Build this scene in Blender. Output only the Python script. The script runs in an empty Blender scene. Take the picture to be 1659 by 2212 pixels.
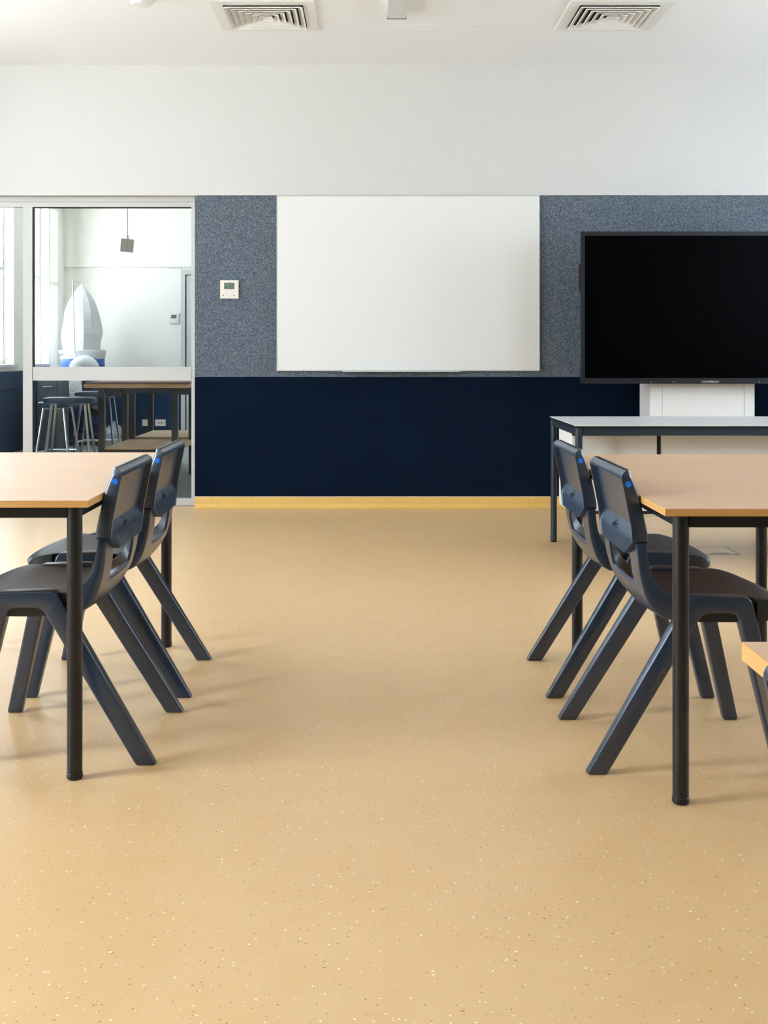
import bpy, bmesh, math, random
from mathutils import Vector, Matrix

random.seed(7)
S = bpy.context.scene
C = S.collection
PI = math.pi

# ------------------------------------------------------------------ camera
F_PX, W_PX, H_PX = 2500.0, 1659.0, 2212.0
cam_data = bpy.data.cameras.new('camera')
cam = bpy.data.objects.new('camera', cam_data)
C.objects.link(cam)
cam.location = (0, 0, 1.10)
cam.rotation_euler = (PI / 2, 0, 0)
cam_data.sensor_fit = 'VERTICAL'
cam_data.sensor_height = 36.0
cam_data.sensor_width = 27.0
cam_data.lens = F_PX / H_PX * 36.0
cam_data.shift_x = 29.5 / H_PX
cam_data.shift_y = -342.0 / H_PX
cam_data.clip_start = 0.05
S.camera = cam

# ------------------------------------------------------------------ sky, exposure
SKY_STRENGTH = 12.0
world = bpy.data.worlds.new('sky')
S.world = world
world.use_nodes = True
bg = world.node_tree.nodes['Background']
bg.inputs[0].default_value = (0.79, 0.91, 1.13, 1)
bg.inputs[1].default_value = SKY_STRENGTH
vs = S.view_settings
vs.view_transform = 'Standard'
vs.look = 'None'
vs.exposure = 0.48
vs.gamma = 1.0
vs.use_curve_mapping = False

# added high sun along the building: lights the paving, whose bounce brightens the ceiling
sun_data = bpy.data.lights.new('sun', 'SUN')
sun_data.energy = 60.0
sun_data.angle = math.radians(1.0)
sun_data.color = (1.0, .98, .96)
sun = bpy.data.objects.new('sun', sun_data)
C.objects.link(sun)
sun.rotation_euler = (math.radians(30), 0, 0)

# window openings (y0, y1, z0, z1) in the two side walls
LEFT_X, RIGHT_X = -4.0, 4.3
WALL_Y = 8.27
BACK_Y = 15.1
FRONT_Y = -4.0
CEIL = 3.16
LEFT_WINS = [(1.2, 2.3, .85, 3.05), (4.9, 6.6, 1.0, 3.02)]
RIGHT_WINS = [(3.4, 4.6, 1.3, 2.6), (6.0, 7.3, 1.3, 2.6)]
SHOP_WINS = [(12.05, 12.98, .98, 3.0), (13.70, 14.39, .98, 3.0)]


def portal(name, x, w, sign):
    y0, y1, z0, z1 = w
    L = bpy.data.lights.new(name, 'AREA')
    L.shape = 'RECTANGLE'
    L.size = z1 - z0
    L.size_y = y1 - y0
    L.energy = 1
    L.cycles.is_portal = True
    o = bpy.data.objects.new(name, L)
    C.objects.link(o)
    o.location = (x, (y0 + y1) / 2, (z0 + z1) / 2)
    o.rotation_euler = (0, -sign * PI / 2, 0)     # local -Z points into the room
    return o


for w in LEFT_WINS + SHOP_WINS:
    portal('window_daylight', LEFT_X - .22, w, 1)
for w in RIGHT_WINS:
    portal('window_daylight', RIGHT_X + .22, w, -1)


# area light added at the near-left window to strengthen the floor shadows
key_data = bpy.data.lights.new('added_window_key', 'AREA')
key_data.shape = 'RECTANGLE'
key_data.size = 2.1
key_data.size_y = 1.0
key_data.energy = 90.0
key_data.color = (.90, .96, 1.0)
key = bpy.data.objects.new('added_window_key', key_data)
C.objects.link(key)
key.location = (LEFT_X - .19, 1.75, 1.95)
key.rotation_euler = (0, -PI / 2, 0)

# ------------------------------------------------------------------ materials
def lin(c):
    c = c / 255.0
    return c / 12.92 if c <= .04045 else ((c + .055) / 1.055) ** 2.4


def rgb(r, g, b):
    return (lin(r), lin(g), lin(b), 1)


MATS = {}


def mat(name, col, rough=.5, metal=0.0, spec=.5, coat=0.0, var=.0, vscale=6.0, bump=0.0, bscale=200.0, alpha=1.0, trans=0.0):
    m = bpy.data.materials.new(name)
    m.use_nodes = True
    nt = m.node_tree
    b = nt.nodes['Principled BSDF']
    b.inputs['Base Color'].default_value = col
    b.inputs['Roughness'].default_value = rough
    b.inputs['Metallic'].default_value = metal
    b.inputs['Specular IOR Level'].default_value = spec
    b.inputs['Coat Weight'].default_value = coat
    b.inputs['Alpha'].default_value = alpha
    b.inputs['Transmission Weight'].default_value = trans
    tc = nt.nodes.new('ShaderNodeTexCoord')
    if var > 0:
        n = nt.nodes.new('ShaderNodeTexNoise')
        n.inputs['Scale'].default_value = vscale
        n.inputs['Detail'].default_value = 4
        nt.links.new(tc.outputs['Object'], n.inputs['Vector'])
        r = nt.nodes.new('ShaderNodeMapRange')
        r.inputs['To Min'].default_value = 1 - var
        r.inputs['To Max'].default_value = 1 + var
        nt.links.new(n.outputs['Fac'], r.inputs['Value'])
        mx = nt.nodes.new('ShaderNodeMix')
        mx.data_type = 'RGBA'
        mx.blend_type = 'MULTIPLY'
        mx.inputs[0].default_value = 1
        mx.inputs[6].default_value = col
        nt.links.new(r.outputs[0], mx.inputs[7])
        nt.links.new(mx.outputs[2], b.inputs['Base Color'])
    if bump > 0:
        n2 = nt.nodes.new('ShaderNodeTexNoise')
        n2.inputs['Scale'].default_value = bscale
        n2.inputs['Detail'].default_value = 3
        nt.links.new(tc.outputs['Object'], n2.inputs['Vector'])
        bp = nt.nodes.new('ShaderNodeBump')
        bp.inputs['Strength'].default_value = bump
        bp.inputs['Distance'].default_value = .002
        nt.links.new(n2.outputs['Fac'], bp.inputs['Height'])
        nt.links.new(bp.outputs[0], b.inputs['Normal'])
    MATS[name] = m
    return m


def speckled(name, base, rough, warm):
    """sheet vinyl with scattered white, dark and ochre chips"""
    m = mat(name, base, rough)
    nt = m.node_tree
    b = nt.nodes['Principled BSDF']
    tc = [n for n in nt.nodes if n.type == 'TEX_COORD'][0]
    last = None
    n = nt.nodes.new('ShaderNodeTexNoise')
    n.inputs['Scale'].default_value = 9
    n.inputs['Detail'].default_value = 6
    n.inputs['Roughness'].default_value = .7
    nt.links.new(tc.outputs['Object'], n.inputs['Vector'])
    mx = nt.nodes.new('ShaderNodeMix')
    mx.data_type = 'RGBA'
    mx.inputs[6].default_value = base
    mx.inputs[7].default_value = warm
    r = nt.nodes.new('ShaderNodeMapRange')
    r.inputs['From Min'].default_value = .42
    r.inputs['From Max'].default_value = .75
    r.inputs['To Max'].default_value = .45
    nt.links.new(n.outputs['Fac'], r.inputs['Value'])
    nt.links.new(r.outputs[0], mx.inputs[0])
    last = mx.outputs[2]
    for (scale, rad, keep, col, sq, off) in [
            (46, .085, .42, rgb(252, 250, 244), 1.0, 0.0),
            (95, .15, .16, rgb(250, 246, 236), 1.0, 3.1),
            (52, .085, .40, rgb(104, 92, 74), 1.6, 7.7),
            (110, .16, .14, rgb(140, 120, 92), 1.3, 12.3),
            (40, .12, .22, rgb(214, 152, 74), 1.2, 21.5)]:
        mp = nt.nodes.new('ShaderNodeMapping')
        mp.inputs['Location'].default_value = (off, off * .7, 0)
        mp.inputs['Scale'].default_value = (1, sq, 1)
        nt.links.new(tc.outputs['Object'], mp.inputs['Vector'])
        v = nt.nodes.new('ShaderNodeTexVoronoi')
        v.inputs['Scale'].default_value = scale
        nt.links.new(mp.outputs[0], v.inputs['Vector'])
        sep = nt.nodes.new('ShaderNodeSeparateColor')
        nt.links.new(v.outputs['Color'], sep.inputs[0])
        # chip radius varies from cell to cell
        ra = nt.nodes.new('ShaderNodeMath')
        ra.operation = 'MULTIPLY'
        ra.inputs[1].default_value = rad
        nt.links.new(sep.outputs[1], ra.inputs[0])
        ad = nt.nodes.new('ShaderNodeMath')
        ad.operation = 'ADD'
        ad.inputs[1].default_value = rad * .45
        nt.links.new(ra.outputs[0], ad.inputs[0])
        lt = nt.nodes.new('ShaderNodeMath')
        lt.operation = 'LESS_THAN'
        nt.links.new(v.outputs['Distance'], lt.inputs[0])
        nt.links.new(ad.outputs[0], lt.inputs[1])
        kp = nt.nodes.new('ShaderNodeMath')
        kp.operation = 'LESS_THAN'
        kp.inputs[1].default_value = keep
        nt.links.new(sep.outputs[0], kp.inputs[0])
        mu = nt.nodes.new('ShaderNodeMath')
        mu.operation = 'MULTIPLY'
        nt.links.new(lt.outputs[0], mu.inputs[0])
        nt.links.new(kp.outputs[0], mu.inputs[1])
        m2 = nt.nodes.new('ShaderNodeMix')
        m2.data_type = 'RGBA'
        nt.links.new(mu.outputs[0], m2.inputs[0])
        nt.links.new(last, m2.inputs[6])
        m2.inputs[7].default_value = col
        last = m2.outputs[2]
    nt.links.new(last, b.inputs['Base Color'])
    # faint unevenness of the sheet so reflections stay soft
    n3 = nt.nodes.new('ShaderNodeTexNoise')
    n3.inputs['Scale'].default_value = 3
    nt.links.new(tc.outputs['Object'], n3.inputs['Vector'])
    r3 = nt.nodes.new('ShaderNodeMapRange')
    r3.inputs['To Min'].default_value = rough - .05
    r3.inputs['To Max'].default_value = rough + .07
    nt.links.new(n3.outputs['Fac'], r3.inputs['Value'])
    nt.links.new(r3.outputs[0], b.inputs['Roughness'])
    return m


def felt(name, a, c, light):
    m = mat(name, a, 1.0, spec=.1)
    nt = m.node_tree
    b = nt.nodes['Principled BSDF']
    tc = [n for n in nt.nodes if n.type == 'TEX_COORD'][0]
    n = nt.nodes.new('ShaderNodeTexNoise')
    n.inputs['Scale'].default_value = 160
    n.inputs['Detail'].default_value = 3
    n.inputs['Roughness'].default_value = .75
    nt.links.new(tc.outputs['Object'], n.inputs['Vector'])
    cr = nt.nodes.new('ShaderNodeValToRGB')
    cr.color_ramp.elements[0].position = .36
    cr.color_ramp.elements[0].color = c
    cr.color_ramp.elements[1].position = .66
    cr.color_ramp.elements[1].color = light
    e = cr.color_ramp.elements.new(.5)
    e.color = a
    nt.links.new(n.outputs['Fac'], cr.inputs[0])
    nt.links.new(cr.outputs[0], b.inputs['Base Color'])
    bp = nt.nodes.new('ShaderNodeBump')
    bp.inputs['Strength'].default_value = .4
    bp.inputs['Distance'].default_value = .002
    nt.links.new(n.outputs['Fac'], bp.inputs['Height'])
    nt.links.new(bp.outputs[0], b.inputs['Normal'])
    return m


def wood(name, a, c, rough, scale=(2.2, 22, 22), coat=0.0):
    m = mat(name, a, rough, coat=coat)
    nt = m.node_tree
    b = nt.nodes['Principled BSDF']
    tc = [n for n in nt.nodes if n.type == 'TEX_COORD'][0]
    mp = nt.nodes.new('ShaderNodeMapping')
    mp.inputs['Scale'].default_value = scale
    nt.links.new(tc.outputs['Object'], mp.inputs['Vector'])
    n = nt.nodes.new('ShaderNodeTexNoise')
    n.inputs['Scale'].default_value = 1.6
    n.inputs['Detail'].default_value = 6
    n.inputs['Roughness'].default_value = .6
    n.inputs['Distortion'].default_value = .6
    nt.links.new(mp.outputs[0], n.inputs['Vector'])
    mx = nt.nodes.new('ShaderNodeMix')
    mx.data_type = 'RGBA'
    mx.inputs[6].default_value = a
    mx.inputs[7].default_value = c
    r = nt.nodes.new('ShaderNodeMapRange')
    r.inputs['From Min'].default_value = .35
    r.inputs['From Max'].default_value = .7
    nt.links.new(n.outputs['Fac'], r.inputs['Value'])
    nt.links.new(r.outputs[0], mx.inputs[0])
    nt.links.new(mx.outputs[2], b.inputs['Base Color'])
    return m


def glass(name, tint, refl):
    m = bpy.data.materials.new(name)
    m.use_nodes = True
    nt = m.node_tree
    nt.nodes.remove(nt.nodes['Principled BSDF'])
    out = [n for n in nt.nodes if n.type == 'OUTPUT_MATERIAL'][0]
    t = nt.nodes.new('ShaderNodeBsdfTransparent')
    t.inputs[0].default_value = tint
    g = nt.nodes.new('ShaderNodeBsdfGlossy')
    g.inputs['Roughness'].default_value = .02
    fr = nt.nodes.new('ShaderNodeFresnel')
    fr.inputs[0].default_value = refl
    mx = nt.nodes.new('ShaderNodeMixShader')
    ge = nt.nodes.new('ShaderNodeNewGeometry')      # reflect at the outer faces only
    iv = nt.nodes.new('ShaderNodeMath')
    iv.operation = 'SUBTRACT'
    iv.inputs[0].default_value = 1
    nt.links.new(ge.outputs['Backfacing'], iv.inputs[1])
    mm = nt.nodes.new('ShaderNodeMath')
    mm.operation = 'MULTIPLY'
    nt.links.new(fr.outputs[0], mm.inputs[0])
    nt.links.new(iv.outputs[0], mm.inputs[1])
    nt.links.new(mm.outputs[0], mx.inputs[0])
    nt.links.new(t.outputs[0], mx.inputs[1])
    nt.links.new(g.outputs[0], mx.inputs[2])
    nt.links.new(mx.outputs[0], out.inputs[0])
    return m


M_shop = mat('workshop_white_paint', rgb(238, 232, 222), .85, spec=.2)
M_plaster = mat('white_plaster', rgb(211, 209, 205), .85, spec=.2, bump=.05, bscale=300)
M_ceil = mat('ceiling_paint', rgb(238, 239, 239), .9, spec=.2)
M_floor = speckled('speckled_vinyl', rgb(221, 185, 137), .33, rgb(216, 171, 112))
M_cove = speckled('vinyl_skirting', rgb(226, 182, 98), .42, rgb(222, 176, 90))
M_conc = mat('polished_concrete', rgb(122, 130, 132), .3, var=.12, vscale=4)
M_navy = mat('navy_carpet_wall', rgb(5, 20, 38), .9, spec=.1, var=.22, vscale=5, bump=.3, bscale=500)
M_navy2 = mat('navy_painted_wall', rgb(10, 42, 72), .6, spec=.3)
M_felt = felt('blue_grey_felt', rgb(92, 101, 110), rgb(60, 68, 78), rgb(132, 142, 151))
M_board = mat('whiteboard_enamel', rgb(233, 232, 227), .28, coat=.2)
M_alu = mat('white_aluminium', rgb(200, 198, 193), .4, metal=.0, spec=.5)
M_dark = mat('dark_gasket', rgb(22, 24, 26), .6)
M_gap = mat('shadow_gap_black', rgb(14, 14, 14), .8)
M_chair = mat('navy_plastic', rgb(19, 44, 69), .31, spec=1.0)
M_seat = mat('navy_plastic_seat', rgb(24, 33, 46), .42, spec=.5, bump=.02, bscale=900)
M_dot = mat('blue_marker_dot', rgb(18, 124, 246), .4)
M_black = mat('black_powder_coat', rgb(20, 23, 27), .38, spec=.5)
M_slate = mat('slate_powder_coat', rgb(34, 46, 58), .4, spec=.5)
M_top = wood('beech_laminate', rgb(216, 181, 149), rgb(211, 173, 139), .40, (2.2, 10, 10))
M_edge = wood('beech_edging', rgb(219, 170, 104), rgb(204, 150, 82), .45, (3, 3, 60))
M_white_lam = mat('white_laminate', rgb(228, 227, 226), .3)
M_white_pan = mat('white_panel', rgb(236, 234, 228), .45)
M_screen = mat('black_screen', rgb(1, 1, 2), .35, spec=.03)
M_bezel = mat('black_bezel', rgb(22, 23, 27), .4, spec=.4)
M_print = mat('white_print', rgb(214, 212, 210), .5)
M_thermo = mat('cream_plastic', rgb(232, 224, 214), .5)
M_lcd = mat('green_display', rgb(96, 132, 108), .35)
M_lcdrim = mat('display_rim', rgb(104, 104, 92), .4)
M_mark = mat('grey_print_and_shade', rgb(150, 142, 134), .6)  # print grey, also painted as shade at the door and batten ends
M_vent = mat('white_vent', rgb(226, 225, 220), .5)
M_lamp = mat('grey_diffuser', rgb(206, 206, 204), .4)
M_steel = mat('brushed_steel', rgb(150, 158, 164), .35, metal=1.0)
M_chrome = mat('chrome_tube', rgb(190, 194, 198), .18, metal=1.0)
M_bag = mat('white_fabric_bag', rgb(206, 206, 204), .8, spec=.2, bump=.15, bscale=60)
M_blue = mat('blue_enamel', rgb(8, 82, 164), .32, spec=.5)
M_dblue = mat('dark_blue_enamel', rgb(10, 30, 80), .35)
M_hose = mat('white_flexible_hose', rgb(222, 222, 218), .5)
M_plasticbag = mat('clear_plastic_bag', rgb(190, 196, 200), .25, alpha=.35)
M_yel = mat('yellow_label', rgb(226, 176, 40), .5)
M_red = mat('red_label', rgb(186, 40, 34), .5)
M_cab = mat('grey_cabinet', rgb(72, 80, 86), .35)
M_bench = wood('workbench_timber', rgb(186, 146, 106), rgb(160, 118, 80), .5, (2, 20, 20))
M_bench2 = wood('workbench_dark_timber', rgb(112, 78, 58), rgb(92, 62, 44), .5, (2, 20, 20))
M_shelf = wood('plywood_shelf', rgb(196, 164, 128), rgb(182, 148, 110), .5, (2, 14, 14))
M_stool = mat('blue_stool_plastic', rgb(24, 52, 82), .4)
M_pend = mat('grey_pendant_box', rgb(216, 213, 206), .5)
M_glass = glass('clear_glass', (.96, .98, .97, 1), 1.33)
M_ground = mat('outdoor_paving', rgb(196, 196, 194), .9)


# ------------------------------------------------------------------ helpers
def props(o, label=None, cat=None, group=None, kind=None):
    if label: o['label'] = label
    if cat: o['category'] = cat
    if group: o['group'] = group
    if kind: o['kind'] = kind
    return o


def empty(name, loc=(0, 0, 0), rz=0, parent=None):
    o = bpy.data.objects.new(name, None)
    o.empty_display_size = .1
    C.objects.link(o)
    o.location = loc
    o.rotation_euler = (0, 0, rz)
    o.parent = parent
    return o


def link(name, me, m, parent=None, smooth=None):
    o = bpy.data.objects.new(name, me)
    C.objects.link(o)
    if m: me.materials.append(m)
    o.parent = parent
    return o


def from_bm(name, bm, m, parent=None, smooth=True, angle=35):
    bmesh.ops.recalc_face_normals(bm, faces=bm.faces)
    if smooth:
        for f in bm.faces: f.smooth = True
        lim = math.radians(angle)
        for e in bm.edges:
            if len(e.link_faces) == 2 and e.calc_face_angle(0) > lim:
                e.smooth = False
    me = bpy.data.meshes.new(name)
    bm.to_mesh(me)
    bm.free()
    return link(name, me, m, parent)


def add_box(bm, x0, x1, y0, y1, z0, z1):
    v = [bm.verts.new(p) for p in [(x0, y0, z0), (x1, y0, z0), (x1, y1, z0), (x0, y1, z0),
                                   (x0, y0, z1), (x1, y0, z1), (x1, y1, z1), (x0, y1, z1)]]
    for q in [(0, 3, 2, 1), (4, 5, 6, 7), (0, 1, 5, 4), (1, 2, 6, 5), (2, 3, 7, 6), (3, 0, 4, 7)]:
        bm.faces.new([v[i] for i in q])


def bevel(bm, w, seg=2, ang=30):
    lim = math.radians(ang)
    ed = [e for e in bm.edges if len(e.link_faces) == 2 and e.calc_face_angle(0) > lim]
    bmesh.ops.bevel(bm, geom=ed, offset=w, segments=seg, affect='EDGES', profile=.5, clamp_overlap=True)


def box(name, x0, x1, y0, y1, z0, z1, m, parent=None, bev=0.0, seg=2):
    bm = bmesh.new()
    add_box(bm, min(x0, x1), max(x0, x1), min(y0, y1), max(y0, y1), min(z0, z1), max(z0, z1))
    if bev > 0: bevel(bm, bev, seg)
    return from_bm(name, bm, m, parent)


def boxes(name, lst, m, parent=None, bev=0.0):
    bm = bmesh.new()
    for b in lst: add_box(bm, *b)
    if bev > 0: bevel(bm, bev, 2)
    return from_bm(name, bm, m, parent)


def add_tube(bm, pts, rad, n=12, caps=True):
    pts = [Vector(p) for p in pts]
    rings = []
    up = None
    for i, p in enumerate(pts):
        if i == 0: d = pts[1] - p
        elif i == len(pts) - 1: d = p - pts[i - 1]
        else: d = (pts[i + 1] - p).normalized() + (p - pts[i - 1]).normalized()
        d.normalize()
        if up is None:
            up = Vector((0, 0, 1)) if abs(d.z) < .9 else Vector((1, 0, 0))
        s = d.cross(up).normalized()
        up = s.cross(d).normalized()
        r = rad[i] if isinstance(rad, (list, tuple)) else rad
        rings.append([bm.verts.new(p + (s * math.cos(2 * PI * k / n) + up * math.sin(2 * PI * k / n)) * r) for k in range(n)])
    for a, b in zip(rings, rings[1:]):
        for k in range(n):
            bm.faces.new([a[k], a[(k + 1) % n], b[(k + 1) % n], b[k]])
    if caps:
        bm.faces.new(rings[0][::-1])
        bm.faces.new(rings[-1])


def tube(name, pts, rad, m, parent=None, n=12):
    bm = bmesh.new()
    add_tube(bm, pts, rad, n)
    return from_bm(name, bm, m, parent)


def arc_path(pts, r, steps=6):
    """round the corners of a polyline"""
    pts = [Vector(p) for p in pts]
    out = [pts[0]]
    for a, b, c in zip(pts, pts[1:], pts[2:]):
        d1 = (a - b).normalized() * min(r, (a - b).length * .45)
        d2 = (c - b).normalized() * min(r, (c - b).length * .45)
        for k in range(steps + 1):
            t = k / steps
            out.append((b + d1) * (1 - t) ** 2 + b * 2 * t * (1 - t) + (b + d2) * t * t)
    out.append(pts[-1])
    return out


def add_lathe(bm, prof, n=24, c=(0, 0), fn=None):
    rings = []
    for r, z in prof:
        ring = []
        for k in range(n):
            a = 2 * PI * k / n
            rr = r * (fn(a, z) if fn else 1)
            ring.append(bm.verts.new((c[0] + rr * math.cos(a), c[1] + rr * math.sin(a), z)))
        rings.append(ring)
    for a, b in zip(rings, rings[1:]):
        for k in range(n):
            bm.faces.new([a[k], a[(k + 1) % n], b[(k + 1) % n], b[k]])
    bm.faces.new(rings[0][::-1])
    bm.faces.new(rings[-1])


def lathe(name, prof, m, parent=None, n=24, c=(0, 0), fn=None, angle=35):
    bm = bmesh.new()
    add_lathe(bm, prof, n, c, fn)
    return from_bm(name, bm, m, parent, angle=angle)


def disc_part(name, center, normal, r, t, m, parent, n=20):
    nrm = Vector(normal).normalized()
    c = Vector(center)
    return tube(name, [c, c + nrm * t], r, m, parent, n)


def text_part(name, body, size, loc, rot, m, parent, depth=.0008):
    cu = bpy.data.curves.new(name, 'FONT')
    cu.body = body
    cu.size = size
    cu.align_x = 'CENTER'
    cu.align_y = 'CENTER'
    cu.extrude = depth
    cu.resolution_u = 3
    tmp = bpy.data.objects.new(name + '_tmp', cu)
    C.objects.link(tmp)
    dg = bpy.context.evaluated_depsgraph_get()
    me = bpy.data.meshes.new_from_object(tmp.evaluated_get(dg))
    bpy.data.objects.remove(tmp)
    o = link(name, me, m, parent)
    o.location = loc
    o.rotation_euler = rot
    return o


def copy_tree(o, parent=None):
    c = o.copy()
    C.objects.link(c)
    c.parent = parent
    for ch in list(o.children):
        copy_tree(ch, c)
    return c


# ------------------------------------------------------------------ room shell
def struct(o, label):
    return props(o, label, kind='structure')


struct(box('floor', LEFT_X, RIGHT_X, FRONT_Y, 8.36, -.1, 0, M_floor), 'honey speckled sheet vinyl floor of the classroom')
struct(box('ceiling', LEFT_X, RIGHT_X, FRONT_Y, 8.47, CEIL, CEIL + .15, M_ceil), 'plain white painted ceiling of the classroom')


def side_wall(name, xi, xo, y0, y1, wins, m, label):
    """wall with window openings between inner face xi and outer face xo"""
    lst = []
    cur = y0
    a, b = min(xi, xo), max(xi, xo)
    for (w0, w1, z0, z1) in wins:
        lst.append((a, b, cur, w0, -.1, CEIL + .15))
        lst.append((a, b, w0, w1, -.1, z0))
        lst.append((a, b, w0, w1, z1, CEIL + .15))
        cur = w1
    lst.append((a, b, cur, y1, -.1, CEIL + .15))
    return struct(boxes(name, lst, m), label)


side_wall('wall_left', LEFT_X, LEFT_X - .2, FRONT_Y, 8.47, LEFT_WINS, M_plaster, 'white classroom window wall to the left')
side_wall('wall_right', RIGHT_X, RIGHT_X + .2, FRONT_Y, 8.47, RIGHT_WINS, M_plaster, 'white classroom wall to the right with windows')
struct(box('wall_front', LEFT_X - .2, RIGHT_X + .2, FRONT_Y - .2, FRONT_Y, -.1, CEIL + .15, M_felt), 'felt covered classroom wall behind the viewer')

OPEN_X = -1.2537           # right edge of the glazed opening
HEAD_Z = 2.2297            # underside of the bulkhead
wb = boxes('wall_back', [
    (LEFT_X, OPEN_X, 8.258, 8.47, HEAD_Z, CEIL),
    (OPEN_X, RIGHT_X, 8.258, 8.47, HEAD_Z, CEIL),
    (OPEN_X, RIGHT_X, 8.272, 8.47, -.1, HEAD_Z)], M_plaster)
struct(wb, 'back wall, white above, grey felt and navy carpet below')
DADO = .934
# navy carpet facing and felt pin panels are pieces of the back wall
box('navy_facing', OPEN_X, RIGHT_X, 8.262, 8.272, .06, DADO, M_navy, wb)
for (a, b) in [(OPEN_X, -.667), (-.667, 1.206), (1.206, 2.472), (2.472, 2.574), (2.574, RIGHT_X)]:
    box('felt_panel', a + .0012, b - .0012, 8.2585, 8.2715, DADO + .001, HEAD_Z - .0035, M_felt, wb, bev=.0018, seg=1)
box('shadow_line', OPEN_X, RIGHT_X, 8.266, 8.2725, HEAD_Z - .006, HEAD_Z, M_gap, wb)
props(wb.children[0], 'dark navy carpet facing along the bottom of the wall')

# coved vinyl skirting
bm = bmesh.new()
prof = [(8.2715, 0), (8.2715, .078), (8.2555, .078), (8.2535, .074), (8.2535, .034)]
for k in range(1, 7):
    a = k / 6 * PI / 2
    prof.append((8.2535 - .032 * (1 - math.cos(a)), .034 - .032 * math.sin(a)))
prof.append((8.214, .0008))
prof.append((8.214, 0))
vs0 = [bm.verts.new((OPEN_X, y, z)) for y, z in prof]
vs1 = [bm.verts.new((RIGHT_X, y, z)) for y, z in prof]
for k in range(len(prof)):
    j = (k + 1) % len(prof)
    bm.faces.new([vs0[k], vs0[j], vs1[j], vs1[k]])
bm.faces.new(vs0)
bm.faces.new(vs1[::-1])
struct(from_bm('baseboard_back', bm, M_cove), 'ochre speckled coved vinyl skirting along the navy wall')
box('cap_strip', OPEN_X, RIGHT_X, 8.258, 8.263, .0785, .082, M_alu, bpy.data.objects['baseboard_back'])

# --- the glazed sliding partition between classroom and workshop
GY0, GY1 = 8.355, 8.41
gl = empty('window_1', (-2.6, GY0, 0))
struct(gl, 'glazed sliding partition with pale metal frame to the workshop')


def gbox(name, x0, x1, z0, z1, m=None, y0=GY0, y1=GY1, bev=.002):
    return box(name, x0 + 2.6, x1 + 2.6, y0 - GY0, y1 - GY0, z0, z1, m or M_alu, gl, bev=bev)


gbox('head_rail', LEFT_X + .002, OPEN_X, 2.196, HEAD_Z - .002, y0=8.338, y1=8.44)
gbox('top_rail', LEFT_X + .002, OPEN_X, 2.160, 2.196)
gbox('mullion', -2.508, -2.441, 0.003, 2.160)
gbox('gasket', -2.441, -2.434, .02, 2.160, M_dark, y0=8.365, y1=8.40, bev=0)
gbox('gasket', -2.434, -1.292, 2.153, 2.160, M_dark, y0=8.365, y1=8.40, bev=0)
gbox('jamb', -1.292, OPEN_X, 0.003, 2.160)
gbox('mid_rail', -2.434, -1.292, .906, 1.004, y0=8.348, y1=8.42)
gbox('bottom_rail', -2.434, -1.292, .003, .052)
gbox('bottom_rail', LEFT_X + .002, -2.508, .003, .052)
p = gbox('pane', -2.434, -1.292, 1.004, 2.156, M_glass, y0=8.380, y1=8.386, bev=0)
p = gbox('pane', -2.434, -1.292, .052, .906, M_glass, y0=8.380, y1=8.386, bev=0)
p = gbox('pane', LEFT_X + .002, -2.508, .052, 2.160, M_glass, y0=8.380, y1=8.386, bev=0)


# --- windows in the side walls: frame and pane
def side_window(name, x, w, sgn, label):
    y0, y1, z0, z1 = w
    e = empty(name, (x - sgn * .13, (y0 + y1) / 2, z0))
    struct(e, label)
    h, hw, t = z1 - z0, (y1 - y0) / 2, .05
    for (a, b, c, d) in [(-hw + .001, hw - .001, .001, t), (-hw + .001, hw - .001, h - t, h - .001), (-hw + .001, -hw + t, t, h - t), (hw - t, hw - .001, t, h - t)]:
        box('window_frame', -.025, .025, a, b, c, d, M_alu, e)
    box('transom', -.02, .02, -hw + t, hw - t, h * .52, h * .52 + .04, M_alu, e)
    box('pane', -.003, .003, -hw + t, hw - t, t, h * .52, M_glass, e)
    box('pane', -.003, .003, -hw + t, hw - t, h * .52 + .04, h - t, M_glass, e)
    box('window_sill', -.03 if sgn > 0 else -.13 - .045, .13 + .045 if sgn > 0 else .03, -hw - .05, hw + .05, -.03, -.001, M_alu, e, bev=.004)
    return e


n = 2
for i, w in enumerate(LEFT_WINS):
    side_window('window_%d' % n, LEFT_X, w, 1, 'tall pale framed window in the left classroom wall')
    n += 1
for i, w in enumerate(RIGHT_WINS):
    side_window('window_%d' % n, RIGHT_X, w, -1, 'pale framed window in the right classroom wall')
    n += 1
for i, w in enumerate(SHOP_WINS):
    side_window('window_%d' % n, LEFT_X, w, 1, ['workshop window with hanging blind chain', 'workshop window beside the white dust bag'][i])
    n += 1

# --- ground outside the windows
struct(boxes('ground', [(-40, LEFT_X - .2, -30, 45, -.35, -.3), (RIGHT_X + .2, 40, -30, 45, -.35, -.3)], M_ground), 'paved ground outside the building')

# ------------------------------------------------------------------ workshop room beyond the glass
SR = -.7
struct(box('floor_beyond', LEFT_X, SR, 8.3605, BACK_Y, -.1, -.001, M_conc), 'grey polished concrete floor of the workshop')
struct(box('ceiling_beyond', LEFT_X, SR, 8.471, BACK_Y, CEIL, CEIL + .15, M_ceil), 'white ceiling of the workshop')
wl = side_wall('wall_beyond_left', LEFT_X, LEFT_X - .2, 8.4705, BACK_Y + .2, SHOP_WINS, M_shop, 'white workshop window wall with navy dado')
box('navy_facing', LEFT_X, LEFT_X + .012, 8.48, BACK_Y, 0.0, .905, M_navy2, wl)
struct(box('wall_beyond_right', SR, SR + .2, 8.4705, BACK_Y + .2, -.1, CEIL + .15, M_shop), 'white right wall of the workshop')
wk = boxes('wall_beyond_back', [(LEFT_X, SR, BACK_Y, BACK_Y + .2, -.1, CEIL), (LEFT_X + .0005, SR, BACK_Y - .03, BACK_Y, 2.23, CEIL)], M_shop)
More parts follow.
